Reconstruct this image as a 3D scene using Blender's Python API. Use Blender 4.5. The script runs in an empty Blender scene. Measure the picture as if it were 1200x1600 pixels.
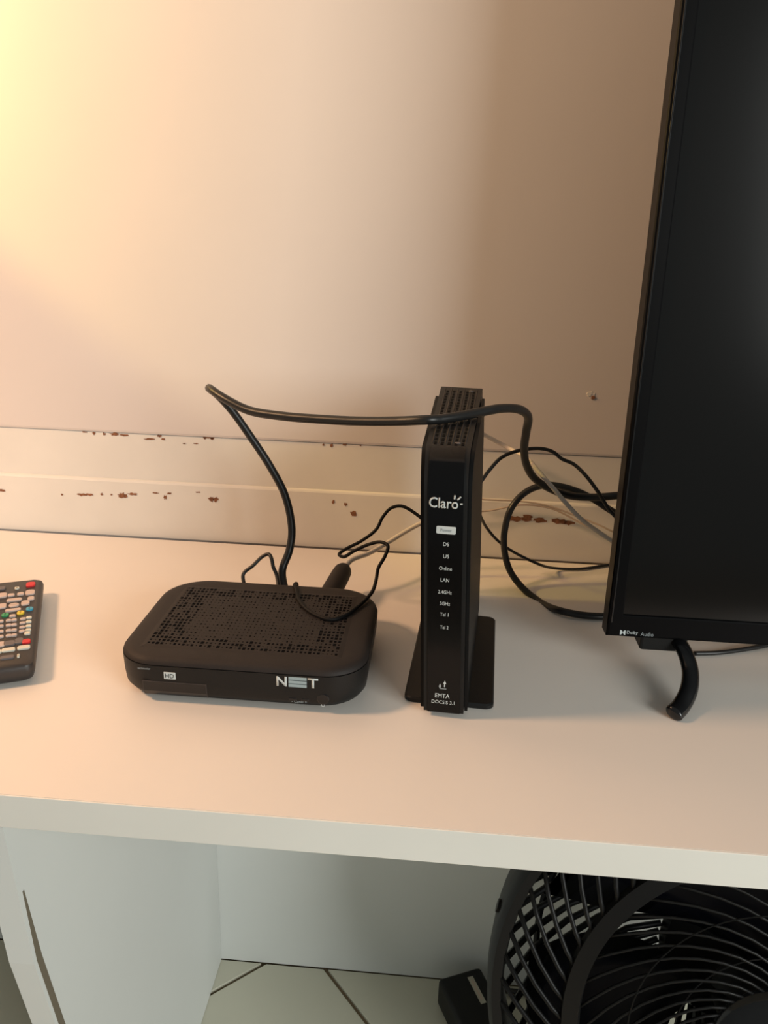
import bpy, bmesh, math, random
from mathutils import Matrix, Vector
random.seed(7)
S = bpy.context.scene
COL = S.collection
SH = 0.611                      # height of the bench top above the tiles
WY = 0.8334                     # back wall plane
# ------------------------------------------------------------------ camera
FPX = 1250.0
PITCH, YAW, ROLL = .3296, .0662, .033
CAM = Vector((0, 0, SH + .33))
_f = Vector((-math.sin(YAW)*math.cos(PITCH), math.cos(YAW)*math.cos(PITCH), -math.sin(PITCH)))
_r = Vector((math.cos(YAW), math.sin(YAW), 0)); _u = _r.cross(_f)
RT = math.cos(ROLL)*_r + math.sin(ROLL)*_u
UP = -math.sin(ROLL)*_r + math.cos(ROLL)*_u
cd = bpy.data.cameras.new('camera'); cam = bpy.data.objects.new('camera', cd); COL.objects.link(cam)
cd.sensor_fit = 'VERTICAL'; cd.sensor_height = 24.0; cd.lens = FPX/1600*24.0; cd.clip_start = .01
Mc = Matrix((RT, UP, -_f)).transposed().to_4x4(); Mc.translation = CAM
cam.matrix_world = Mc
S.camera = cam
# ------------------------------------------------------------------ light
S.view_settings.view_transform = 'Standard'; S.view_settings.look = 'None'
S.view_settings.gamma = 1; S.view_settings.use_curve_mapping = False
S.view_settings.exposure = 0.0
W = bpy.data.worlds.new('room_ambience'); S.world = W; W.use_nodes = True
W.node_tree.nodes['Background'].inputs[0].default_value = (.82, .86, .82, 1)
W.node_tree.nodes['Background'].inputs[1].default_value = .225
def light(name, kind, loc, target, energy, color, **kw):
    l = bpy.data.lights.new(name, kind); l.energy = energy; l.color = color
    for k, v in kw.items(): setattr(l, k, v)
    o = bpy.data.objects.new(name, l); COL.objects.link(o); o.location = loc
    o.rotation_euler = (Vector(target)-Vector(loc)).to_track_quat('-Z', 'Y').to_euler()
    return o
# daylight from a window in the room, right and in front of the bench
light('window_daylight', 'AREA', (1.75, -1.35, 1.42), (-.1, .7, .6), 54, (.97, .99, .95), shape='RECTANGLE', size=1.25, size_y=1.1)
# warm lamp beyond the left edge, close to the wall
light('warm_lamp', 'POINT', (-1.0, .37, SH+.84), (0, 0, 0), 42, (1.0, .57, .31), shadow_soft_size=.09)
# added spot; its cone edge draws the lower boundary of warm light on the wall
light('added_wall_spot', 'SPOT', (-.78, .70, SH+.58), (-.30, WY, SH+.50), 11, (1.0, .68, .15), shadow_soft_size=.03, spot_size=math.radians(64), spot_blend=.22)
# ------------------------------------------------------------------ helpers
def ray(px, py): return RT*((px-600)/FPX) + UP*((800-py)/FPX) + _f
def at_y(px, py, y): d = ray(px, py); return CAM + d*(y/d.y)
def at_z(px, py, z): d = ray(px, py); return CAM + d*((z-CAM.z)/d.z)
MAT = {}
def mat(name, col, rough=.5, spec=.5, noise=0, nscale=40, bump=0, bscale=200, metal=0, coat=0, emit=None, stretch=None):
    m = bpy.data.materials.new(name); m.use_nodes = True; nt = m.node_tree; b = nt.nodes['Principled BSDF']
    b.inputs['Base Color'].default_value = (*col, 1); b.inputs['Roughness'].default_value = rough
    b.inputs['Specular IOR Level'].default_value = spec; b.inputs['Metallic'].default_value = metal
    b.inputs['Coat Weight'].default_value = coat
    tc = nt.nodes.new('ShaderNodeTexCoord'); src = tc.outputs['Object']
    if stretch:
        mp = nt.nodes.new('ShaderNodeMapping'); mp.inputs['Scale'].default_value = stretch
        nt.links.new(src, mp.inputs[0]); src = mp.outputs[0]
    if noise:
        n = nt.nodes.new('ShaderNodeTexNoise'); n.inputs['Scale'].default_value = nscale; n.inputs['Detail'].default_value = 5
        r = nt.nodes.new('ShaderNodeValToRGB')
        r.color_ramp.elements[0].color = (*[c*(1-noise) for c in col], 1); r.color_ramp.elements[1].color = (*[min(1, c*(1+noise)) for c in col], 1)
        r.color_ramp.elements[0].position = .3; r.color_ramp.elements[1].position = .7
        nt.links.new(src, n.inputs['Vector']); nt.links.new(n.outputs['Fac'], r.inputs[0]); nt.links.new(r.outputs[0], b.inputs['Base Color'])
    if bump:
        n2 = nt.nodes.new('ShaderNodeTexNoise'); n2.inputs['Scale'].default_value = bscale; n2.inputs['Detail'].default_value = 3
        bp = nt.nodes.new('ShaderNodeBump'); bp.inputs['Strength'].default_value = bump; bp.inputs['Distance'].default_value = .001
        nt.links.new(src, n2.inputs['Vector']); nt.links.new(n2.outputs['Fac'], bp.inputs['Height']); nt.links.new(bp.outputs[0], b.inputs['Normal'])
    MAT[name] = m; return m
mat('wall_paint', (.68, .62, .58), .45, .3, .025, 3, .12, 60)
mat('trim_paint', (.74, .71, .65), .42, .4, .04, 12, .15, 40)
mat('chip_wood', (.24, .105, .055), .8, .2, .3, 300)
mat('laminate', (.80, .75, .69), .38, .4, .02, 6, .04, 300)
mat('laminate_edge', (.80, .78, .72), .4, .4, .03, 10, .05, 200)
mat('panel_white', (.70, .72, .70), .5, .3, .02, 5, .05, 120)
mat('strip_dark', (.17, .145, .105), .8, .2)
mat('tile', (.56, .55, .45), .35, .45, .03, 9)
mat('grout', (.16, .12, .075), .9, .1, .2, 80)
mat('plastic_matte', (.019, .0150, .0133), .6, .28, .12, 30, .2, 1500)
mat('plastic_black', (.008, .008, .0078), .48, .28, .1, 30, .1, 900)
mat('plastic_shell', (.006, .006, .006), .5, .14)
mat('plastic_gloss', (.006, .0062, .007), .16, .5)
mat('pit_black', (.003, .003, .003), .9, .1)
mat('print_pale', (.52, .57, .57), .6, .3)
mat('print_grey', (.26, .29, .30), .6, .3)
mat('print_blue', (.30, .38, .40), .6, .3)
mat('cable_black', (.012, .012, .012), .38, .4, .1, 50)
mat('wire_matte', (.006, .006, .006), .6, .2)
mat('cable_white', (.62, .56, .49), .5, .4)
mat('cable_beige', (.46, .37, .30), .55, .4)
mat('tv_bezel', (.003, .003, .0034), .34, .08)
mat('tv_screen', (.004, .004, .004), .16, .32)
mat('remote_body', (.035, .03, .028), .45, .45, .1, 80)
mat('key_pale', (.55, .45, .40), .55, .35)
mat('key_white', (.66, .64, .54), .5, .35)
mat('key_grey', (.14, .125, .125), .5, .35)
mat('key_red', (.62, .03, .035), .45, .4)
mat('key_green', (.04, .30, .12), .4, .4)
mat('key_yellow', (.72, .55, .06), .4, .4)
mat('key_blue', (.06, .33, .48), .4, .4)
mat('fan_plastic', (.006, .006, .0062), .45, .28)
mat('fan_blade', (.006, .007, .014), .28, .5)
mat('key_dark', (.045, .037, .034), .5, .3)
mat('label_pale', (.42, .40, .33), .6, .3)

def link(o, parent=None):
    COL.objects.link(o)
    if parent: o.parent = parent
    return o
def obj(name, bm, m, parent=None, smooth=False, autos=None):
    me = bpy.data.meshes.new(name); bmesh.ops.recalc_face_normals(bm, faces=bm.faces); bm.to_mesh(me); bm.free()
    if smooth or autos:
        for p in me.polygons: p.use_smooth = True
        if autos: me.set_sharp_from_angle(angle=autos)
    me.materials.append(MAT[m] if isinstance(m, str) else m)
    return link(bpy.data.objects.new(name, me), parent)
def same(name, me, parent, mw=None):
    o = bpy.data.objects.new(name, me); link(o, parent)
    if mw is not None: o.matrix_local = mw
    return o
def tag(o, label, cat, group=None):
    o['label'] = label; o['category'] = cat
    if group: o['group'] = group
    return o
def thing(name, label, cat, loc=(0, 0, 0), rz=0, group=None):
    o = bpy.data.objects.new(name, None); COL.objects.link(o); o.location = loc; o.rotation_euler = (0, 0, rz)
    o.empty_display_size = .02
    return tag(o, label, cat, group)
def struct(o): o['kind'] = 'structure'; return o
def box(bm, x0, x1, y0, y1, z0, z1, bev=0, seg=2):
    r = bmesh.ops.create_cube(bm, size=1)
    vs = r['verts']
    for v in vs: v.co = Vector((x0 if v.co.x < 0 else x1, y0 if v.co.y < 0 else y1, z0 if v.co.z < 0 else z1))
    if bev:
        es = list({e for v in vs for e in v.link_edges})
        bmesh.ops.bevel(bm, geom=es, offset=bev, segments=seg, affect='EDGES', profile=.5)
    return bm
def nbox(*a, **k): return box(bmesh.new(), *a, **k)
def loft(bm, loops, cap0=True, cap1=True):
    rows = [[bm.verts.new(p) for p in L] for L in loops]; n = len(rows[0])
    for a, b in zip(rows, rows[1:]):
        for i in range(n): bm.faces.new((a[i], a[(i+1) % n], b[(i+1) % n], b[i]))
    if cap0: bm.faces.new(rows[0][::-1])
    if cap1: bm.faces.new(rows[-1])
    return bm
def rrect(w, d, r, n=8, cx=0, cy=0, rf=None):
    out = []; rb_ = r
    for qx, qy, a0 in ((1, 1, 0), (-1, 1, 90), (-1, -1, 180), (1, -1, 270)):
        r = rb_ if (qy > 0 or rf is None) else rf
        for i in range(n+1):
            a = math.radians(a0+90*i/n); out.append((cx+qx*(w/2-r)+r*math.cos(a), cy+qy*(d/2-r)+r*math.sin(a)))
    return out
def catmull(pts, sub=10):
    P = [Vector(p) for p in pts]; P = [P[0]*2-P[1]] + P + [P[-1]*2-P[-2]]; out = []
    for i in range(1, len(P)-2):
        a, b, c, d = P[i-1:i+3]
        # centripetal
        t0 = 0; t1 = t0+max((b-a).length, 1e-6)**.5; t2 = t1+max((c-b).length, 1e-6)**.5; t3 = t2+max((d-c).length, 1e-6)**.5
        for k in range(sub):
            t = t1+(t2-t1)*k/sub
            A1 = a*((t1-t)/(t1-t0))+b*((t-t0)/(t1-t0)); A2 = b*((t2-t)/(t2-t1))+c*((t-t1)/(t2-t1)); A3 = c*((t3-t)/(t3-t2))+d*((t-t2)/(t3-t2))
            B1 = A1*((t2-t)/(t2-t0))+A2*((t-t0)/(t2-t0)); B2 = A2*((t3-t)/(t3-t1))+A3*((t-t1)/(t3-t1))
            out.append(B1*((t2-t)/(t2-t1))+B2*((t-t1)/(t2-t1)))
    out.append(P[-2]); return out
def tube(bm, path, rad, n=10, flat=None, upv=None):
    """sweep; rad a number or list; flat=(a,b) half sizes with upv as reference"""
    path = [Vector(p) for p in path]; loops = []
    T = [(path[min(i+1, len(path)-1)]-path[max(i-1, 0)]).normalized() for i in range(len(path))]
    N = (upv or (Vector((0, 0, 1)) if abs(T[0].z) < .9 else Vector((1, 0, 0))))
    N = (N-T[0]*N.dot(T[0])).normalized()
    for i, p in enumerate(path):
        N = (N-T[i]*N.dot(T[i])).normalized(); B = T[i].cross(N)
        r = rad[i] if isinstance(rad, (list, tuple)) else rad
        fa, fb = flat if flat else (1, 1)
        loops.append([p+(N*math.cos(2*math.pi*k/n)*fa+B*math.sin(2*math.pi*k/n)*fb)*r for k in range(n)])
    return loft(bm, loops)
def cable_mesh(name, pts, rad, m, parent=None, sub=10, n=10):
    return obj(name, tube(bmesh.new(), catmull(pts, sub), rad, n), m, parent, smooth=True)
def lathe(bm, prof, n=48, close=False):
    """profile (radius, height) about local z"""
    loops = [[Vector((max(r, 1e-5)*math.cos(2*math.pi*k/n), max(r, 1e-5)*math.sin(2*math.pi*k/n), z)) for k in range(n)] for r, z in prof]
    if close:
        rows = [[bm.verts.new(p) for p in L] for L in loops]; rows.append(rows[0])
        for a, b in zip(rows, rows[1:]):
            for i in range(n): bm.faces.new((a[i], a[(i+1) % n], b[(i+1) % n], b[i]))
        return bm
    return loft(bm, loops)
def prism(bm, poly, y0, y1, axis='y'):
    def P(a, b, t): return {'y': (a, t, b), 'x': (t, a, b), 'z': (a, b, t)}[axis]
    return loft(bm, [[P(a, b, y0) for a, b in poly], [P(a, b, y1) for a, b in poly]])
def text(name, s, cap, loc, m, parent, width=None, lean=0, depth=.00012, rot=None, bold=0):
    """lettering standing in the local xz plane facing -y; cap = cap height; width = total width to fit"""
    c = bpy.data.curves.new(name, 'FONT'); c.body = s; c.align_x = 'CENTER'; c.align_y = 'CENTER'; c.size = 1; c.resolution_u = 3; c.offset = bold
    t = bpy.data.objects.new(name, c); COL.objects.link(t)
    dg = bpy.context.evaluated_depsgraph_get(); me = bpy.data.meshes.new_from_object(t.evaluated_get(dg))
    bpy.data.objects.remove(t); bpy.data.curves.remove(c)
    xs = [v.co.x for v in me.vertices]; ys = [v.co.y for v in me.vertices]
    sx = (width/(max(xs)-min(xs))) if width else cap/(max(ys)-min(ys)); sy = cap/(max(ys)-min(ys))
    cx, cy = (max(xs)+min(xs))/2, (max(ys)+min(ys))/2
    bm = bmesh.new(); bm.from_mesh(me); bpy.data.meshes.remove(me)
    for v in bm.verts: v.co = Vector(((v.co.x-cx)*sx, 0, (v.co.y-cy)*sy))
    r = bmesh.ops.extrude_face_region(bm, geom=bm.faces[:])
    for v in [e for e in r['geom'] if isinstance(e, bmesh.types.BMVert)]: v.co.y -= depth
    for v in bm.verts: v.co += Vector(loc)
    if rot is not None: bm.transform(rot)
    return obj(name, bm, m, parent)

# ================================================================== setting
Z1, Z2 = SH+.1195, SH+.067
bm = prism(bmesh.new(), [(WY+.12, 0), (WY, 0), (WY, Z1), (WY-.0022, Z1+.0006), (WY-.0030, Z1+.003), (WY-.0030, 2.6), (WY+.12, 2.6)], -2.2, 2.6, 'x')
wall = struct(obj('wall_back', bm, 'wall_paint'))
floor = struct(obj('floor', nbox(-2.2, 2.6, -2.0, WY, -.05, -.004), 'grout'))
def clip(poly, n, d):
    out = []
    for i, a in enumerate(poly):
        b = poly[(i+1) % len(poly)]; da = a[0]*n[0]+a[1]*n[1]-d; db = b[0]*n[0]+b[1]*n[1]-d
        if da <= 0: out.append(a)
        if (da < 0 < db) or (db < 0 < da):
            t = da/(da-db); out.append((a[0]+(b[0]-a[0])*t, a[1]+(b[1]-a[1])*t))
    return out
TS, GAP = .33, .005
oc = (-.1503, .8628)
d1 = Vector((.66, -.751)).normalized(); d2 = Vector((-.751, -.66)).normalized()
for i in range(-5, 7):
    for j in range(-5, 7):
        o = Vector(oc)+d1*TS*i+d2*TS*j; g = GAP/2
        poly = [tuple(o+d1*a+d2*b) for a, b in ((g, g), (TS-g, g), (TS-g, TS-g), (g, TS-g))]
        for n, d in (((0, 1), WY-.0128), ((0, -1), .9), ((1, 0), 1.5), ((-1, 0), 1.3)):
            if poly: poly = clip(poly, n, d)
        if len(poly) < 3: continue
        ar = abs(sum(poly[k][0]*poly[(k+1) % len(poly)][1]-poly[(k+1) % len(poly)][0]*poly[k][1] for k in range(len(poly))))/2
        if ar < .0004: continue
        cx = sum(p[0] for p in poly)/len(poly); cy = sum(p[1] for p in poly)/len(poly)
        bm = loft(bmesh.new(), [[(p[0], p[1], -.004) for p in poly], [(p[0], p[1], -.0008) for p in poly],
                                [(p[0]+(cx-p[0])*.006, p[1]+(cy-p[1])*.006, 0) for p in poly]])
        obj('tile', bm, 'tile', floor)

# painted boards at the foot of the wall, chipped along their edges
def zpx(px, py): return at_y(px, py, WY).z
def board(name, z0, z1, proud, bev):
    prof = [(WY, z0), (WY-proud, z0), (WY-proud, z1-bev), (WY-proud+bev*.35, z1-bev*.35), (WY-proud+bev, z1), (WY, z1)]
    bm = prism(bmesh.new(), prof, -2.0, 2.4, 'x'); return struct(obj(name, bm, 'trim_paint'))
trim1 = board('trim_1', Z2-.002, Z1-.0002, .0012, .0004)
trim2 = board('trim_2', SH+.0005, Z2, .0050, .0028)
def chip(px, py, w, h, yy, parent, seed, m='chip_wood'):
    rnd = random.Random(seed); p = at_y(px, py, yy); sc = (p-CAM).length/FPX*1.02
    n = 15; pts = []
    for k in range(n):
        a = 2*math.pi*k/n; q = rnd.uniform(.5, 1.2)
        pts.append((p.x+w/2*sc*math.cos(a)*q, p.z+h/2*sc*math.sin(a)*q))
    return obj('paint_chip', prism(bmesh.new(), pts, yy-.0004, yy+.0006), m, parent)
yA, yB = WY-.0012, WY-.0050
k = 0
for px, py, w, h in ((147, 677, 5, 5), (163, 678, 4, 5), (179, 678, 15, 5), (196, 680, 15, 4), (234, 686, 16, 3), (249, 681, 7, 4), (255, 686, 8, 4), (288, 693, 5, 2), (306, 693, 8, 2),
                     (320, 684, 6, 4), (326, 684, 16, 3), (332, 685, 6, 5), (505, 695, 4, 4), (518, 696, 5, 6), (539, 694, 6, 6), (563, 696, 3, 3), (132, 675, 8, 2)):
    k += 1; chip(px, py, w*1.05, h*1.0, yA, trim1, k)
for px, py, w, h in ((3, 766, 10, 4), (97, 773, 4, 3), (128, 773, 13, 4), (140, 773, 12, 4), (159, 772, 4, 4), (174, 773, 3, 3), (191, 774, 14, 8), (207, 772, 14, 4), (243, 770, 10, 2),
                     (258, 777, 5, 7), (265, 771, 9, 4), (330, 780, 9, 8), (338, 780, 9, 8), (310, 769, 9, 2), (521, 784, 5, 6), (540, 788, 5, 5), (552, 803, 10, 9),
                     (805, 811, 18, 9), (822, 810, 18, 11), (843, 813, 22, 8), (872, 814, 26, 9), (890, 817, 22, 7)):
    k += 1; chip(px, py, w*1.05, h*1.05, yB, trim2, k)
# hole left by a nail in the plaster
chip(925, 618, 13, 11, WY-.0030, wall, 91, 'trim_paint'); chip(921, 616, 8, 6, WY-.0034, wall, 92, 'trim_paint'); chip(926, 621, 7, 7, WY-.0036, wall, 93)

# ================================================================== bench
FY = .389
bench = thing('tv_bench', 'white laminate bench along the wall carrying the devices and television', 'bench', (0, 0, 0))
bt = obj('top_board', nbox(-1.25, 1.45, FY+.0012, WY-.0095, SH-.024, SH), 'laminate', bench)
obj('edge_band', nbox(-1.25, 1.45, FY, FY+.0012, SH-.0243, SH-.0001, bev=.0004), 'laminate_edge', bt)
XD = -.257
def divider(x0, x1):
    ztop = SH-.0245
    prof = [(FY+.0, ztop), (WY-.0125, ztop), (WY-.0125, .001), (.492, .001), (FY+.012, SH-.15)]
    a = prism(bmesh.new(), prof, x0, x1, 'x')
    return obj('side_panel', a, 'panel_white', bench)
sp = divider(XD-.018, XD)
# thin dark strip along the front edge of the panel
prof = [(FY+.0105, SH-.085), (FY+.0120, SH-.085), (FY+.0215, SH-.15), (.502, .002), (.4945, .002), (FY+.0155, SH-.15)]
obj('dark_edge_strip', prism(bmesh.new(), prof, XD-.0005, XD+.0004, 'x'), 'strip_dark', sp)
divider(1.05, 1.068)
obj('back_panel', nbox(-1.25, 1.45, WY-.012, WY-.001, .001, SH-.0245), 'panel_white', bench)

# ================================================================== set-top box
BX, BY = -.1365, .5735
BW, BD, BH = .1870, .1470, .0370
stb = thing('set_top_box', 'low black set-top box with perforated lid and rounded corners', 'set-top box', (BX, BY, SH))
def rl(inset, r, z): return [(x, y, z) for x, y in rrect(BW-2*inset, BD-2*inset, r, 10, rf=r*.82)]
body = obj('body', loft(bmesh.new(), [rl(.016, .03, .0015), rl(.009, .034, .0022), rl(.0040, .036, .0050), rl(.0014, .037, .0095), rl(.0004, .038, .018), rl(0, .038, .0308)]), 'plastic_black', stb, autos=.8)
lid = obj('lid', loft(bmesh.new(), [rl(.0008, .0375, .0308), rl(.0003, .0378, .0316), rl(.0008, .0375, .0332), rl(.0026, .036, .0353), rl(.0060, .034, .0364), rl(.012, .030, .0368)]), 'plastic_matte', stb, autos=.8)
# perforated field on the lid: real pits of uneven size
bm = bmesh.new(); NX, NY = 44, 21; GX0, GX1, GY0, GY1 = -.0735, .0715, -.0535, .0505
zt, zb = .0374, .0368
rnd = random.Random(3)
def q(a, b, c, d): bm.faces.new([bm.verts.new(p) for p in (a, b, c, d)])
pits = bmesh.new()
for i in range(NX):
    for j in range(NY):
        x0 = GX0+(GX1-GX0)*i/NX; x1 = GX0+(GX1-GX0)*(i+1)/NX; y0 = GY0+(GY1-GY0)*j/NY; y1 = GY0+(GY1-GY0)*(j+1)/NY
        cx, cy = (x0+x1)/2, (y0+y1)/2
        e = max(abs(cx)/.0735, abs(cy)/.0535)
        h = (rnd.choice((.25, .45, .62, .75)) if e > .70 else rnd.choice((.14, .2, .28, .4)))
        hx, hy = (x1-x0)/2*h, (y1-y0)/2*h*1.05
        O = [(x0, y0), (x1, y0), (x1, y1), (x0, y1)]; I = [(cx-hx, cy-hy), (cx+hx, cy-hy), (cx+hx, cy+hy), (cx-hx, cy+hy)]
        for k in range(4):
            l = (k+1) % 4
            q((*O[k], zt), (*O[l], zt), (*I[l], zt), (*I[k], zt)); q((*I[k], zt), (*I[l], zt), (*I[l], zb), (*I[k], zb))
        pits.faces.new([pits.verts.new((*p, zb+.00005)) for p in I])
# sloping rim of the field
O = [(GX0-.004, GY0-.004), (GX1+.004, GY0-.004), (GX1+.004, GY1+.004), (GX0-.004, GY1+.004)]; I = [(GX0, GY0), (GX1, GY0), (GX1, GY1), (GX0, GY1)]
for k in range(4):
    l = (k+1) % 4; q((*O[k], zb-.0002), (*O[l], zb-.0002), (*I[l], zt), (*I[k], zt))
bmesh.ops.remove_doubles(bm, verts=bm.verts, dist=1e-6)
vg = obj('vent_field', bm, 'plastic_matte', lid); vg['kind'] = 'stuff'
ph = obj('vent_holes', pits, 'pit_black', lid); ph['kind'] = 'stuff'
# front: everything printed or set into the front face
FYB = BY-BD/2                       # world y of the front face
def fb(px, py):                     # a spot on the front face in box coordinates
    p = at_y(px, py, FYB); return p.x-BX, p.z-SH
def ffy(z): # local y of front surface at height z
    pts = [(.0022, .009), (.0050, .0040), (.0095, .0014), (.018, .0004), (.0308, 0)]
    for (a, b), (c, d) in zip(pts, pts[1:]):
        if a <= z <= c: return -BD/2+b+(d-b)*(z-a)/(c-a)
    return -BD/2
NX0, NZ0 = fb(444, 1066); NX1, _ = fb(487, 1067); EX, EZ = fb(465, 1066)
ch = .0080
text('brand_letter', 'N', ch, (fb(440, 1066)[0], ffy(EZ)-.0003, EZ), 'print_pale', body, .0076, bold=.025)
text('brand_letter', 'T', ch, (fb(489, 1067)[0], ffy(EZ)-.0003, EZ), 'print_pale', body, .0076, bold=.025)
for k in range(3):
    zz = EZ+(k-1)*.0029
    obj('brand_stripe', nbox(EX-.0066, EX+.0066, ffy(EZ)-.0005, ffy(EZ)+.0006, zz-.00115, zz+.00115), 'print_blue', body)
hx, hz = fb(265, 1056)
obj('hd_badge', nbox(hx-.0044, hx+.0044, ffy(hz)-.0004, ffy(hz)+.0006, hz-.0029, hz+.0029, bev=.0003), 'print_pale', body)
text('hd_lettering', 'HD', .0034, (hx, ffy(hz)-.00042, hz), 'plastic_black', body, .0064)
wx0, wz1 = fb(223, 1063); wx1, _ = fb(321, 1070); wz0 = .0042
def skin(name, x0, x1, z0, z1, off, m):
    # a thin piece that follows the curve of the front face
    zs = sorted({z0, z1, *[z for z in (.0050, .0095, .018) if z0 < z < z1]})
    L = [(ffy(z)-off, z) for z in zs]+[(ffy(z)+.0008, z) for z in reversed(zs)]
    return obj(name, prism(bmesh.new(), L, x0, x1, 'x'), m, body)
skin('display_window', wx0, wx1, wz0, wz1-.0006, .0002, 'plastic_gloss')
skin('window_outline', wx0, wx1, wz1-.0006, wz1, .0003, 'key_dark'); skin('window_outline', wx1, wx1+.0006, wz0, wz1, .0003, 'key_dark'); skin('window_outline', wx0-.0006, wx0, wz0, wz1, .0003, 'key_dark')
tx, tz = fb(225, 1044)
text('maker_print', 'technicolor', .0018, (tx, ffy(tz)-.0003, min(tz, .0285)), 'print_grey', body, .0095)
cx_, cz_ = fb(467, 1098); cz_ = max(cz_, .0062)
text('channel_print', '- Canal +', .0021, (cx_, ffy(cz_)-.0004, cz_), 'print_grey', body, .0112)
for dx in (-.0048, .0042):
    obj('channel_button', nbox(cx_+dx-.0032, cx_+dx+.0032, ffy(.0105)-.0003, ffy(.0105)+.002, .0092, .0118, bev=.0007), 'plastic_gloss', body)
bm = bmesh.new(); lathe(bm, [(.0046, 0), (.0046, .0008), (.0038, .0011), (.0001, .0011)], 20)
bm.transform(Matrix.Translation((cx_+.0175, ffy(.0125)+.0006, .0125)) @ Matrix.Rotation(math.radians(90), 4, 'X')); obj('power_button', bm, 'plastic_gloss', body)
bm = bmesh.new()
for k in range(12):
    a = math.radians(130+k*280/12); b = math.radians(130+(k+1)*280/12)
    bm.faces.new([bm.verts.new((cx_+.0172+r*math.cos(t), ffy(.006)-.0004, .0062+r*math.sin(t))) for r, t in ((.0010, a), (.0014, a), (.0014, b), (.0010, b))])
box(bm, cx_+.0172-.0002, cx_+.0172+.0002, ffy(.006)-.0005, ffy(.006)-.0003, .0064, .0080)
obj('power_symbol', bm, 'print_pale', body)
for sx in (-1, 1):
    for sy in (-1, 1):
        bm = bmesh.new(); lathe(bm, [(.006, 0), (.006, .0018)], 14); bm.transform(Matrix.Translation((sx*.06, sy*.042, 0))); obj('foot', bm, 'plastic_black', stb)

# ================================================================== modem tower
MX, MY, MRZ = .0148, .5075, math.radians(-3.6)
modem = thing('cable_modem', 'tall slim black cable modem standing upright on a flat foot plate', 'modem', (MX, MY, SH), MRZ)
LEAN = -.046
MT = .203
def mz(y): return .196+.045*y
def prof(y0, y1, dz, r0):
    """side outline in (y,z): rounded upper front corner"""
    top = mz(y0)-dz; out = [(y0, .0045)]
    out.append((y0, top-r0))
    for k in range(1, 9):
        a = math.radians(90*k/8); out.append((y0+r0*.9*(1-math.cos(a)), top-r0+r0*math.sin(a)+.045*r0*(1-math.cos(a))*.9))
    out += [(y1-.004, mz(y1-.004)-dz), (y1, mz(y1)-dz-.004), (y1, .0045)]
    return out
def slab(name, y0, y1, dz, r0, xa, xb, m, parent, bev=.0012):
    """solid between half widths xa(y) and xb(y)"""
    P = prof(y0, y1, dz, r0); bm = bmesh.new()
    loft(bm, [[(xa(y)+LEAN*z, y, z) for y, z in P], [(xb(y)+LEAN*z, y, z) for y, z in P]])
    if bev:
        es = [e for e in bm.edges if e.calc_face_angle(0) > .9]
        bmesh.ops.bevel(bm, geom=es, offset=bev, segments=3, affect='EDGES', profile=.5)
    return obj(name, bm, m, parent, autos=.6)
ws = lambda y: .0145+.0040*min(1, y/.12)
core = slab('body', 0, .215, 0, .028, lambda y: -ws(y), lambda y: ws(y), 'plastic_black', modem, .0010)
for s in (-1, 1):
    w1 = lambda y, s=s: s*(ws(y)+.0002); w2 = lambda y, s=s: s*(ws(y)+.0024+.0016*math.sin(math.pi*min(1, max(0, y)/.19)))
    slab('side_shell', .0045, .186, .0022, .026, w1, w2, 'plastic_shell', modem, .0009)
# glossy front insert that runs up over the top edge
P = [(y, z) for y, z in prof(-.0007, .215, -.0006, .0285)[:10]]; bm = bmesh.new()
loops = []
for y, z in P:
    n = .0025
    loops.append([(x+LEAN*z, y, z) for x in (-.0118, .0118)])
rows = [[bm.verts.new(p) for p in L] for L in loops]
for a, b in zip(rows, rows[1:]): bm.faces.new((a[0], a[1], b[1], b[0]))
bmesh.ops.solidify(bm, geom=bm.faces[:], thickness=-.0015)
fp = obj('front_panel', bm, 'plastic_gloss', modem, autos=.6)
# vents along the top: rows of slots let into the lid
def top_at(y): return mz(y)
bm = bmesh.new()
for i in range(5):
    for j in range(17):
        y = .031+j*.0101; x = (-.0088+i*.0044)*(1+.3*min(1, y/.12)) ; z = top_at(y)
        L = .0072
        box(bm, x-.0010+LEAN*z, x+.0010+LEAN*z, y-L/2, y+L/2, z-.0008, z+.00022)
vs = obj('vent_slots', bm, 'pit_black', core); vs['kind'] = 'stuff'
bm = bmesh.new()
for i in range(6):
    x0 = -.011+i*.0044
    a = Vector((x0*1.02+LEAN*.2, .031, top_at(.031)-.0003)); b = Vector((x0*1.28+LEAN*.2, .203, top_at(.203)-.0003))
    tube(bm, [a, b], .00075, 6)
obj('vent_ribs', bm, 'plastic_matte', core, smooth=True)['kind'] = 'stuff'
for xl, yl, r in ((.0085, .198, .0022), (.0060, .0335, .0020)):
    bm = bmesh.new(); lathe(bm, [(r, 0), (r, .0004), (r*.6, .0006), (.0001, .0006)], 12); bm.transform(Matrix.Translation((xl+LEAN*.2, yl, top_at(yl)))); obj('vent_screw', bm, 'key_grey', core, smooth=True)
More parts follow.
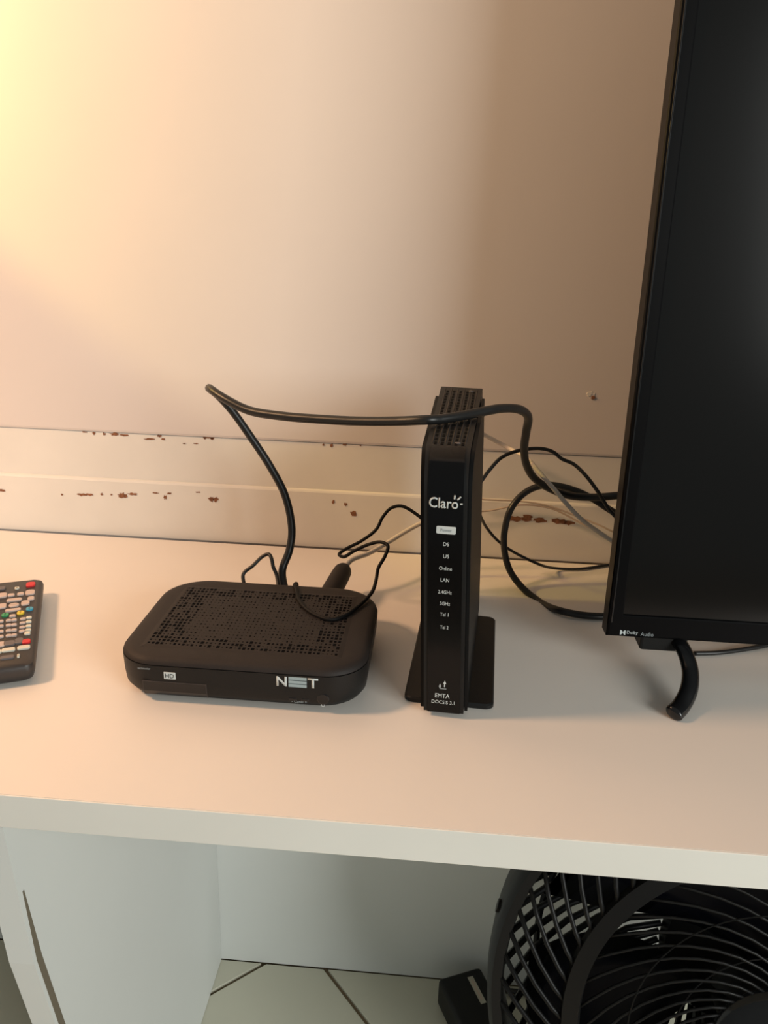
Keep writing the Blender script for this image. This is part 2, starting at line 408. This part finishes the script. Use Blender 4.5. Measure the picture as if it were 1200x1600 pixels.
# writing on the front
MM = Matrix.Translation((MX, MY, SH)) @ Matrix.Rotation(MRZ, 4, 'Z'); MI = MM.inverted()
def fm(px, py):
    o = MI @ CAM; d = MI.to_3x3() @ ray(px, py); t = (-.0015-o.y)/d.y; p = o+d*t; return p.x, p.z
yF = -.00075
tilt = None
def mtext(s, px, py, cap, width, m='print_pale', name='lettering'):
    x, z = fm(px, py); return text(name, s, cap, (x, yF, z), m, fp, width)
x, z = fm(693, 786.5); text('logo_lettering', 'Claro', .0074, (x, yF, z), 'print_pale', fp, .0195, bold=.012)
x, z = fm(711.5, 780)
for (ax, az, bx_, bz) in ((-.0006, -.0002, -.0004, .0024), (.0014, -.0006, .0036, .0016), (.0034, -.0034, .0050, -.0033)):
    bm = bmesh.new(); tube(bm, [(x+ax, yF-.0001, z+az), (x+bx_, yF-.0001, z+bz)], .00055, 6); obj('logo_ray', bm, 'print_pale', fp)
x, z = fm(697, 829)
bm = bmesh.new(); prism(bm, [(x+a, z+b) for a, b in rrect(.0132, .0054, .0009, 4)], yF-.0002, yF+.0004); obj('power_light', bm, 'print_pale', fp)
text('lettering', 'Power', .0022, (x, yF-.00025, z), 'print_grey', fp, .0075)
for s, px, py, w in (('DS', 697, 851, .0040), ('US', 697, 870, .0040), ('Online', 696, 889, .0088), ('LAN', 695, 907, .0058), ('2.4GHz', 695, 926, .0094), ('5GHz', 695, 944, .0070), ('Tel 1', 694, 961, .0058), ('Tel 2', 694, 981, .0058)):
    mtext(s, px, py, .0026, w, 'print_pale')
mtext('EMTA', 691, 1088, .0034, .0105); mtext('DOCSIS 3.1', 692, 1098, .0027, .0165)
for dx, s in ((-.0016, -1), (.0017, 1)):
    x, z = fm(691, 1070); z += -.0006 if s < 0 else .0006
    bm = bmesh.new(); prism(bm, [(x+dx-.0011, z), (x+dx+.0011, z), (x+dx, z+.0026)] if s > 0 else [(x+dx-.0009, z-.0014), (x+dx+.0009, z-.0014), (x+dx, z+.0010)], yF-.0002, yF)
    box(bm, x+dx-.0004, x+dx+.0004, yF-.0002, yF, z-.0026, z); obj('arrow_symbol', bm, 'print_pale', fp)
x, z = fm(692, 1077); obj('symbol_line', nbox(x-.0024, x+.0024, yF-.0001, yF+.0002, z-.0003, z+.0003), 'print_grey', fp)
# foot plate
bm = loft(bmesh.new(), [[(x+.0025, y+.0905, zz) for x, y in rrect(.0672-2*i, .150-2*i, .006, 6)] for i, zz in ((.0008, 0), (0, .0008), (0, .0034), (.0010, .0045))])
obj('foot_plate', bm, 'plastic_black', modem, autos=.6)

# ================================================================== television
TVX, TVY, TVZ = .1415, .582, SH
tv = thing('television', 'large black flat television standing on curved legs', 'television', (TVX, TVY, TVZ))
tv['label'] = 'large black flat-screen television with thin bezel on curved legs'
TW, TH, TZ0 = 1.10, .635, .0365
TL = Matrix.Translation((0, 0, TZ0)) @ Matrix.Rotation(math.radians(-3.6), 4, 'X')
def tobj(name, bm, m, parent, **k): bm.transform(TL); return obj(name, bm, m, parent, **k)
bm = bmesh.new()   # bezel frame, open in the middle
B, BB = .0115, .0185
def ring_z(o, y): return [(o, y, o), (TW-o, y, o), (TW-o, y, TH-o), (o, y, TH-o)]
def inner(y, e=0): return [(B+e, y, BB+e), (TW-B-e, y, BB+e), (TW-B-e, y, TH-B-e), (B+e, y, TH-B-e)]
loops = [ring_z(.0012, .020), ring_z(0, .018), ring_z(0, .0022), ring_z(.0008, .0006), ring_z(.0022, 0), inner(0, -.001), inner(.0006), inner(.0028, .0004)]
loft(bm, loops, cap0=False, cap1=False); bez = tobj('bezel', bm, 'tv_bezel', tv)
tobj('screen', nbox(B-.001, TW-B+.001, .0022, .004, BB-.001, TH-B+.001), 'tv_screen', tv)
bm = loft(bmesh.new(), [[(x+TW/2, y, z+TH/2) for x, z in rrect(w, h, r, 4)] for w, h, r, y in ((TW-.004, TH-.004, .006, .018), (TW-.006, TH-.006, .008, .028), (TW-.20, TH-.10, .03, .052), (TW-.22, TH-.12, .03, .056))])
tobj('back_cover', bm, 'plastic_black', tv, autos=.5)
# thin bright lip along the left edge of the frame
tobj('edge_lip', nbox(.0022, .0034, -.0006, .001, .012, TH-.006, bev=.0004), 'plastic_gloss', bez)
# audio logo: two facing half rounds and lettering
TI = (Matrix.Translation((TVX, TVY, TVZ)) @ TL).inverted()
def ft(px, py):
    o = TI @ CAM; d = TI.to_3x3() @ ray(px, py); t = -o.y/d.y; p = o+d*t; return p.x, p.z
x, z = ft(973, 988); hgt = .0020
for s in (-1, 1):
    pts = [(x+s*.0021, z-hgt), (x+s*.0021, z+hgt)]+[(x+s*(.0021-.0019*math.cos(a)), z+hgt*math.sin(a)) for a in [math.radians(80-20*k) for k in range(9)]]
    bm = bmesh.new(); prism(bm, pts, -.0002, .0002); tobj('logo_half', bm, 'print_pale', bez)
x1, z1 = ft(988, 989); x2, z2 = ft(1011, 991)
text('logo_lettering', 'Dolby', .0034, (x1, -.0001, z1), 'print_pale', bez, .0086, rot=TL)
text('logo_lettering', 'Audio', .0032, (x2, -.0001, z2), 'print_grey', bez, .0100, rot=TL)
# legs
def leg_parts(x0, s):
    bk = obj('leg_bracket', nbox(x0-.017*s if s > 0 else x0-.02, x0+.020 if s > 0 else x0+.017, .006, .034, TZ0-.0135, TZ0+.004, bev=.002), 'plastic_black', tv)
    pts = [(x0+.006*s, .030, TZ0-.006), (x0+.012*s, .012, TZ0-.004), (x0+.0165*s, -.004, .0265), (x0+.0172*s, -.018, .0190), (x0+.0128*s, -.033, .0118), (x0+.004*s, -.047, .0062), (x0-.002*s, -.0545, .0052), (x0-.0045*s, -.0575, .0050)]
    path = catmull(pts, 6); n = len(path)
    bm = tube(bmesh.new(), path, [(.0064+.0006*i/n)*(1 if i < n-4 else (.96, .88, .70, .35)[i-n+4]) for i in range(n)], 14, flat=(.72, 1.0))
    for v in bm.verts: v.co.z = max(v.co.z, .0002)
    obj('leg', bm, 'plastic_gloss', tv, smooth=True)
    pts = [(x0+.006*s, .026, TZ0-.006), (x0+.012*s, .050, .024), (x0+.014*s, .085, .010), (x0+.012*s, .105, .0045)]
    path = catmull(pts, 6); bm = tube(bmesh.new(), path, .007, 12, flat=(.7, 1.0))
    for v in bm.verts: v.co.z = max(v.co.z, .0002)
    obj('leg', bm, 'plastic_gloss', tv, smooth=True)
leg_parts(.0460, 1); leg_parts(TW-.0460, -1)

# ================================================================== remote control
R0 = at_z(68, 902, SH+.017); R1 = at_z(57, 1036, SH+.017)
ax = (R0-R1); RL = ax.length; ax.normalize(); axr = Vector((ax.y, -ax.x, 0))   # axr points to the right-hand side
RW = .054
rc = R1+ax*RL/2-axr*RW/2; rc.z = SH
rem = thing('remote_control', 'black remote control with pale keys lying at the left edge of the bench', 'remote control', rc, math.atan2(-ax.x, ax.y))
def rloop(i, r, z, tap=0):
    return [(x*(1-.06*(.5-y/RL)), y, z) for x, y in rrect(RW-2*i, RL-2*i, r, 6)]
rb = obj('body', loft(bmesh.new(), [rloop(.006, .006, .0004), rloop(.0022, .0065, .0030), rloop(.0004, .007, .0085), rloop(0, .007, .0125), rloop(.0010, .0065, .0155), rloop(.0034, .006, .0170)]), 'remote_body', rem, autos=.7)
RM = (Matrix.Translation(rc) @ Matrix.Rotation(math.atan2(-ax.x, ax.y), 4, 'Z')).inverted()
def rk(cx, cy):  # crop coordinates (8x of the region starting 0,880)
    p = RM @ at_z(cx/8, 880+cy/8, SH+.0175); return p.x, p.y
def key(name, x, y, w, l, m, r=None, zz=.0185):
    r = min(w, l)*.3 if r is None else r
    bm = loft(bmesh.new(), [[(px+x, py+y, z) for px, py in rrect(w-2*i, l-2*i, r, 3)] for i, z in ((0, .0166), (0, zz-.0004), (.0004, zz))])
    return obj(name, bm, m, rb)
def keyp(cx, cy, w, l, m, name='key', **k): x, y = rk(cx, cy); return key(name, x, y, w, l, m, **k)
x0, y0 = rk(385, 268); key('power_key', x0, y0, .0078, .0098, 'key_red')
keyp(378, 368, .0078, .0100, 'key_pale')
key('power_key', -x0*.9, y0, .0078, .0098, 'key_grey')
keyp(213, 313, .0040, .0048, 'key_white', r=.0019); keyp(140, 402, .0058, .0052, 'key_pale'); keyp(258, 386, .0058, .0052, 'key_pale')
keyp(20, 318, .0065, .0075, 'key_grey'); keyp(28, 405, .0080, .0095, 'key_pale')
keyp(180, 462, .0125, .0058, 'key_pale', 'navigation_key'); keyp(175, 527, .0085, .0075, 'key_pale', 'select_key', r=.0035); keyp(165, 588, .0125, .0046, 'key_pale', 'navigation_key')
keyp(318, 500, .0068, .0085, 'key_pale', 'navigation_key'); keyp(388, 442, .0055, .0070, 'key_pale'); keyp(30, 540, .0065, .0095, 'key_pale', 'navigation_key')
keyp(65, 650, .0060, .0065, 'key_green', 'colour_key', r=.0028); keyp(258, 622, .0060, .0068, 'key_yellow', 'colour_key', r=.0028); keyp(370, 572, .0060, .0068, 'key_blue', 'colour_key', r=.0028)
keyp(-60, 670, .0060, .0065, 'key_red', 'colour_key', r=.0028)
keyp(158, 662, .0050, .0046, 'key_pale')
for cy in (712, 772, 838, 902):
    keyp(108, cy+6, .0043, .0037, 'key_pale'); keyp(176, cy, .0043, .0037, 'key_pale')
    keyp(10, cy+18, .0043, .0037, 'key_pale'); keyp(-58, cy+26, .0043, .0037, 'key_pale')
for n_, cy in enumerate((690, 742, 795, 845)):
    keyp(288-n_*4, cy+8, .0046, .0036, 'key_pale'); keyp(362-n_*3, cy-8, .0044, .0036, 'key_white')
keyp(342, 878, .0046, .0046, 'key_white')
keyp(330, 980, .0062, .0068, 'key_red'); keyp(240, 975, .0062, .0090, 'key_grey'); keyp(118, 1005, .0088, .0080, 'key_grey'); keyp(10, 1020, .0060, .0080, 'key_pale')
keyp(105, 1085, .0098, .0052, 'key_white'); keyp(297, 1055, .0094, .0056, 'key_white'); keyp(-40, 1110, .0070, .0052, 'key_white')
keyp(90, 1180, .0100, .0050, 'key_grey'); keyp(230, 1160, .0018, .0048, 'key_white', r=.0006)

# ================================================================== fan below the bench
FR = .233
FC = Vector((.302, .528, SH-.2805))
el = .203; hz_ = Vector((math.sin(-.117), -math.cos(-.117), 0))
fn = hz_*math.cos(el)+Vector((0, 0, 1))*math.sin(el)
fxv = Vector((0, 0, 1)).cross(fn).normalized(); fyv = fn.cross(fxv)
fan = thing('table_fan', 'large round black table fan tilted upward below the bench', 'fan', (FC.x, FC.y, 0))
FM = Matrix.Translation(Vector((0, 0, FC.z))) @ Matrix((fxv, fyv, fn)).transposed().to_4x4()
def fobj(name, bm, m='fan_plastic', parent=None, mloc=None, **k):
    bm.transform(FM); return obj(name, bm, m, parent or fan, **k)
# outer rim: a broad band
fobj('rim', lathe(bmesh.new(), [(FR, .012), (FR-.004, .017), (FR-.012, .017), (FR-.014, .010), (FR-.012, -.034), (FR-.007, -.040), (FR-.001, -.036), (FR+.001, -.010)], 96, close=True), autos=.8)
# front guard: slanted bars to a broad middle ring, then curved wires into the hub cap
RMID, ZMID, ZHUB, RHUB = .163, .039, .048, .056
fobj('guard_ring', lathe(bmesh.new(), [(RMID+.008, ZMID-.004), (RMID+.007, ZMID+.003), (RMID-.006, ZMID+.006), (RMID-.008, ZMID), (RMID-.004, ZMID-.005)], 80, close=True), autos=.9)
fobj('hub_cap', lathe(bmesh.new(), [(.0001, ZHUB+.010), (.020, ZHUB+.0095), (RHUB-.010, ZHUB+.007), (RHUB-.003, ZHUB+.003), (RHUB, ZHUB-.004), (RHUB-.004, ZHUB-.008), (.0001, ZHUB-.008)], 48), 'plastic_gloss', autos=.7)
def polar(r, a, z): return Vector((r*math.cos(a), r*math.sin(a), z))
def shared(name, bm, count, m='fan_plastic', a0=0):
    me = bpy.data.meshes.new(name); bmesh.ops.recalc_face_normals(bm, faces=bm.faces); bm.to_mesh(me); bm.free(); me.materials.append(MAT[m])
    for p in me.polygons: p.use_smooth = True
    for k in range(count): same(name, me, fan, FM @ Matrix.Rotation(a0+2*math.pi*k/count, 4, 'Z'))
bar = [polar(FR-.010+(RMID-FR+.010)*t, .30*t, .014+(ZMID-.014)*math.sin(t*math.pi/2)) for t in (0, .25, .5, .75, 1)]
shared('guard_bar', tube(bmesh.new(), bar, .0022, 6), 62)
wire = [polar(RMID-.004+(RHUB-.004-RMID+.004)*t, -1.25*t**1.15, ZMID+(ZHUB-.003-ZMID)*math.sin(t*math.pi/2)+.004*math.sin(t*math.pi)) for t in [i/9 for i in range(10)]]
shared('guard_wire', tube(bmesh.new(), wire, .0013, 6), 42)
for rr in (.118, .083):
    fobj('guard_hoop', lathe(bmesh.new(), [(rr+.0006, .0475), (rr, .0481), (rr-.0006, .0475), (rr, .0469)], 64, close=True))
# rear guard
bar = [polar(FR-.010+(.075-FR+.010)*t, -.75*t, -.034-.048*math.sin(t*math.pi/2)) for t in (0, .2, .4, .6, .8, 1)]
shared('rear_bar', tube(bmesh.new(), bar, .0030, 6), 56)
for rr, zz in ((.19, -.058), (.13, -.076)):
    fobj('rear_hoop', lathe(bmesh.new(), [(rr+.003, zz), (rr, zz+.002), (rr-.003, zz), (rr, zz-.002)], 72, close=True))
# blades
bm = bmesh.new(); rows = []
for i in range(9):
    t = i/8; r = .035+.165*t; wdt = .40+.42*math.sin(math.pi*min(1, t*1.05)*.75); sk = .55*t
    rows.append([polar(r, sk+wdt*(s-.5)*1.5, -.008+(.5-s)*.036*(1-.35*t)) for s in (0, .25, .5, .75, 1)])
R_ = [[bm.verts.new(p) for p in L] for L in rows]
for a, b in zip(R_, R_[1:]):
    for i in range(4): bm.faces.new((a[i], a[i+1], b[i+1], b[i]))
bmesh.ops.solidify(bm, geom=bm.faces[:], thickness=.0022)
shared('blade', bm, 5, 'fan_blade', .5)
fobj('blade_hub', lathe(bmesh.new(), [(.0001, .022), (.030, .020), (.038, .010), (.038, -.026), (.0001, -.026)], 40), autos=.7)
fobj('motor_housing', lathe(bmesh.new(), [(.0001, -.070), (.070, -.074), (.074, -.084), (.062, -.120), (.045, -.140), (.0001, -.146)], 40), autos=.7)
# neck and base
mp = FM @ Vector((0, 0, -.105))
bm = tube(bmesh.new(), [(mp.x, mp.y, mp.z-.02), (mp.x, mp.y, .10), (mp.x, mp.y, .045)], [.024, .026, .040], 20); obj('neck', bm, 'fan_plastic', fan, smooth=True)
bm = lathe(bmesh.new(), [(.0001, .052), (.045, .050), (.105, .030), (.120, .018), (.122, .004), (.118, .0005), (.0001, .0005)], 48)
bm.transform(Matrix.Translation((mp.x, mp.y, 0))); obj('base', bm, 'fan_plastic', fan, autos=.6)
bm = bmesh.new(); tube(bm, [(FM @ polar(FR-.001, math.pi-.22, -.006)), (FM @ polar(FR+.003, math.pi-.22, -.006))], .006, 10); obj('rim_clip', bm, 'fan_plastic', fan)

# ------------------------------------------------------------------ black adapter on the tiles behind the fan
ap = at_z(739, 1574, 0.03)
ad = thing('power_adapter', 'small black power adapter with pale label on the tiles beside the fan', 'adapter', (ap.x, ap.y, 0), math.radians(24))
ad.rotation_euler = (0, 0, math.radians(24))
ab = obj('case', nbox(-.030, .030, -.043, .043, .0005, .042, bev=.005, seg=3), 'plastic_black', ad, autos=.8)
obj('label_strip', nbox(.0065, .0140, -.008, .032, .0415, .0423), 'label_pale', ab)
obj('label_slot', nbox(.0088, .0116, -.003, .027, .0421, .0426), 'cable_beige', ab)
cable_mesh('cord', [(.028, .02, .016), (.045, .024, .014), (.075, .02, .006), (.12, .0, .0045), (.16, -.01, .0045)], .0035, 'cable_black', ad)

# ================================================================== cables
def P(px, py, y): return at_y(px, py, y)
def Z(px, py, z): return at_z(px, py, SH+z)
def cable(name, pts, r, m, label, sub=12):
    return tag(cable_mesh(name, pts, r, m, sub=sub), label, 'cable')
# thick coax: box back -> sharp bend in the air -> over the modem -> behind the television
pts = [Vector((-.1275, BY+BD/2+.0035, SH+.016)), P(441, 893, .672), P(452, 860, .680), P(456, 828, .686), P(446, 776, .690), P(424, 732, .690), P(390, 680, .690), P(362, 641, .689), P(342, 619, .687), P(331, 609.5, .681), P(327, 606.5, .672),
       P(331, 609.5, .660), P(348, 621, .650), P(388, 641, .638), P(440, 650, .626), P(500, 655, .614), P(560, 658, .602), P(620, 658, .590), P(668, 656, .581), P(688, 655, .586), P(708, 652, .593), P(730, 648, .603), P(745, 645, .610), P(765, 641, .619), P(785, 638, .630), P(812, 640, .650), P(825, 651, .668), P(822, 676, .688), P(819, 700, .705), P(822, 724, .72), P(834, 746, .735), P(856, 762, .745), P(888, 774, .75), P(925, 777, .75), P(970, 774, .745), P(1050, 770, .74)]
cable('coax_cable', pts, .0037, 'cable_black', 'thick black cable rising from the set-top box and lying over the modem')
# thick loop beside the television
pts = [P(1040, 830, .72), P(985, 815, .735), P(952, 796, .752), P(920, 776, .761), P(885, 762, .768), P(852, 758, .772), P(823, 768, .772), P(800, 792, .766), P(789, 826, .763), P(788, 858, .758), P(796, 890, .750), P(815, 917, .738), P(843, 940, .722), Z(875, 954, .0045), Z(910, 961, .0038), Z(945, 963, .0036), Z(985, 960, .0036), Z(1050, 955, .0036)]
cable('looped_cable', pts, .0034, 'cable_black', 'thick black cable curving in a wide loop between modem and television')
# thin wires
pts = [P(752, 752, .735), P(766, 733, .742), P(785, 714, .75), P(815, 703, .757), P(846, 701, .76), P(864, 706, .76), P(878, 717, .758), P(896, 725, .756), P(916, 744, .746), P(934, 768, .738), P(955, 800, .733), P(985, 826, .728), P(1040, 850, .73)]
cable('thin_wire', pts, .0018, 'cable_black', 'thin black wire arching from the modem back down behind the television')
pts = [P(748, 800, .74), P(760, 824, .762), P(778, 845, .770), P(800, 861, .772), P(838, 880, .770), Z(868, 888, .004), Z(905, 889, .0022), Z(948, 883, .0020), Z(990, 876, .002), Z(1040, 872, .002)]
cable('thin_wire', pts, .0015, 'cable_black', 'thin black wire sagging low along the bench from modem to television')
ztop = .0372+.0016
pts = [P(668, 818, .70), P(650, 803, .705), P(628, 791, .708), P(611, 794, .708), P(598, 808, .706), P(588, 827, .703), P(565, 845, .698), P(540, 858, .694), P(530, 866, .690), P(537, 870, .684), P(553, 861, .678), P(575, 851, .674), P(595, 847, .670), P(606, 853, .665), P(602, 868, .660), P(591, 888, .652), P(588, 905, .644),
       P(583, 922, .632), Z(574, 934, ztop+.0012), Z(556, 950, ztop), Z(536, 963, ztop), Z(517, 968, ztop), Z(496, 962, ztop), Z(478, 951, ztop), Z(467, 937, ztop), Z(463, 921, ztop), Vector((-.1195, BY+BD/2-.006, SH+.0378)), Vector((-.1192, BY+BD/2+.0022, SH+.0350)), Vector((-.1190, BY+BD/2+.0045, SH+.024)), Vector((-.1190, BY+BD/2+.0030, SH+.014))]
cable('thin_wire', pts, .0016, 'wire_matte', 'thin black wire from the modem doubling back and draped over the set-top box lid')
pts = [Vector((-.160, BY+BD/2+.0005, SH+.014)), P(380, 898, .664), P(395, 884, .668), P(411, 869, .673), P(420, 866, .673), P(424, 872, .670), P(427, 886, .666), P(432, 898, .663), Vector((-.1345, BY+BD/2+.0005, SH+.020))]
cable('thin_wire', pts, .0017, 'cable_black', 'short thin black wire bent in a peak behind the set-top box')
# white lead with its dark barrel plug in the back of the box
wl = thing('plug_lead', 'white lead with a dark barrel plug behind the set-top box', 'cable', (-.0905, BY+BD/2, SH))
a = Vector((-.002, .0015, .020)); b = Vector((.007, .062, .0275)); d = (b-a)
path = [a, a+d*.1, a+d*.75, a+d*.90, a+d*.97, b]
obj('plug', tube(bmesh.new(), path, [.0092, .0096, .0092, .0086, .0070, .0040], 20), 'plastic_matte', wl, smooth=True)
o_ = Vector(wl.location)
pts = [b-d*.03, P(548, 876, .712)-o_, P(575, 865, .728)-o_, P(604, 849, .752)-o_, P(628, 834, .762)-o_, P(655, 819, .768)-o_, P(690, 806, .77)-o_, P(725, 792, .772)-o_]
cable_mesh('lead', pts, .0024, 'cable_white', wl)
pts = [P(735, 668, .80), P(765, 684, .805), P(795, 700, .806), P(821, 714, .778), P(842, 737, .744), P(862, 760, .730), P(885, 787, .726), P(908, 811, .732), P(935, 831, .75), P(965, 850, .75), P(1040, 880, .74)]
cable('white_wire', pts, .0022, 'cable_white', 'thin white wire slanting down across the black cables beside the television')
pts = [P(730, 778, .816), P(765, 781, .817), P(810, 783, .817), P(855, 790, .816), P(900, 806, .813), P(935, 820, .808), P(965, 834, .80), P(1040, 860, .79)]
cable('beige_wire', pts, .0010, 'cable_beige', 'upper of two faint beige wires sagging along the wall boards')
pts = [P(730, 800, .818), P(765, 798, .818), P(815, 789, .818), P(862, 795, .816), P(905, 816, .812), P(940, 835, .806), P(970, 850, .80), P(1040, 880, .79)]
cable('beige_wire', pts, .0010, 'cable_beige', 'lower of two faint beige wires sagging along the wall boards')
pts = [Z(1085, 1021, .0022), Z(1120, 1020, .0022), Z(1160, 1015, .0022), Z(1210, 1006, .0022), Z(1290, 990, .0022)]
cable('thin_wire', pts, .0020, 'cable_black', 'thin black wire lying on the bench beneath the television')
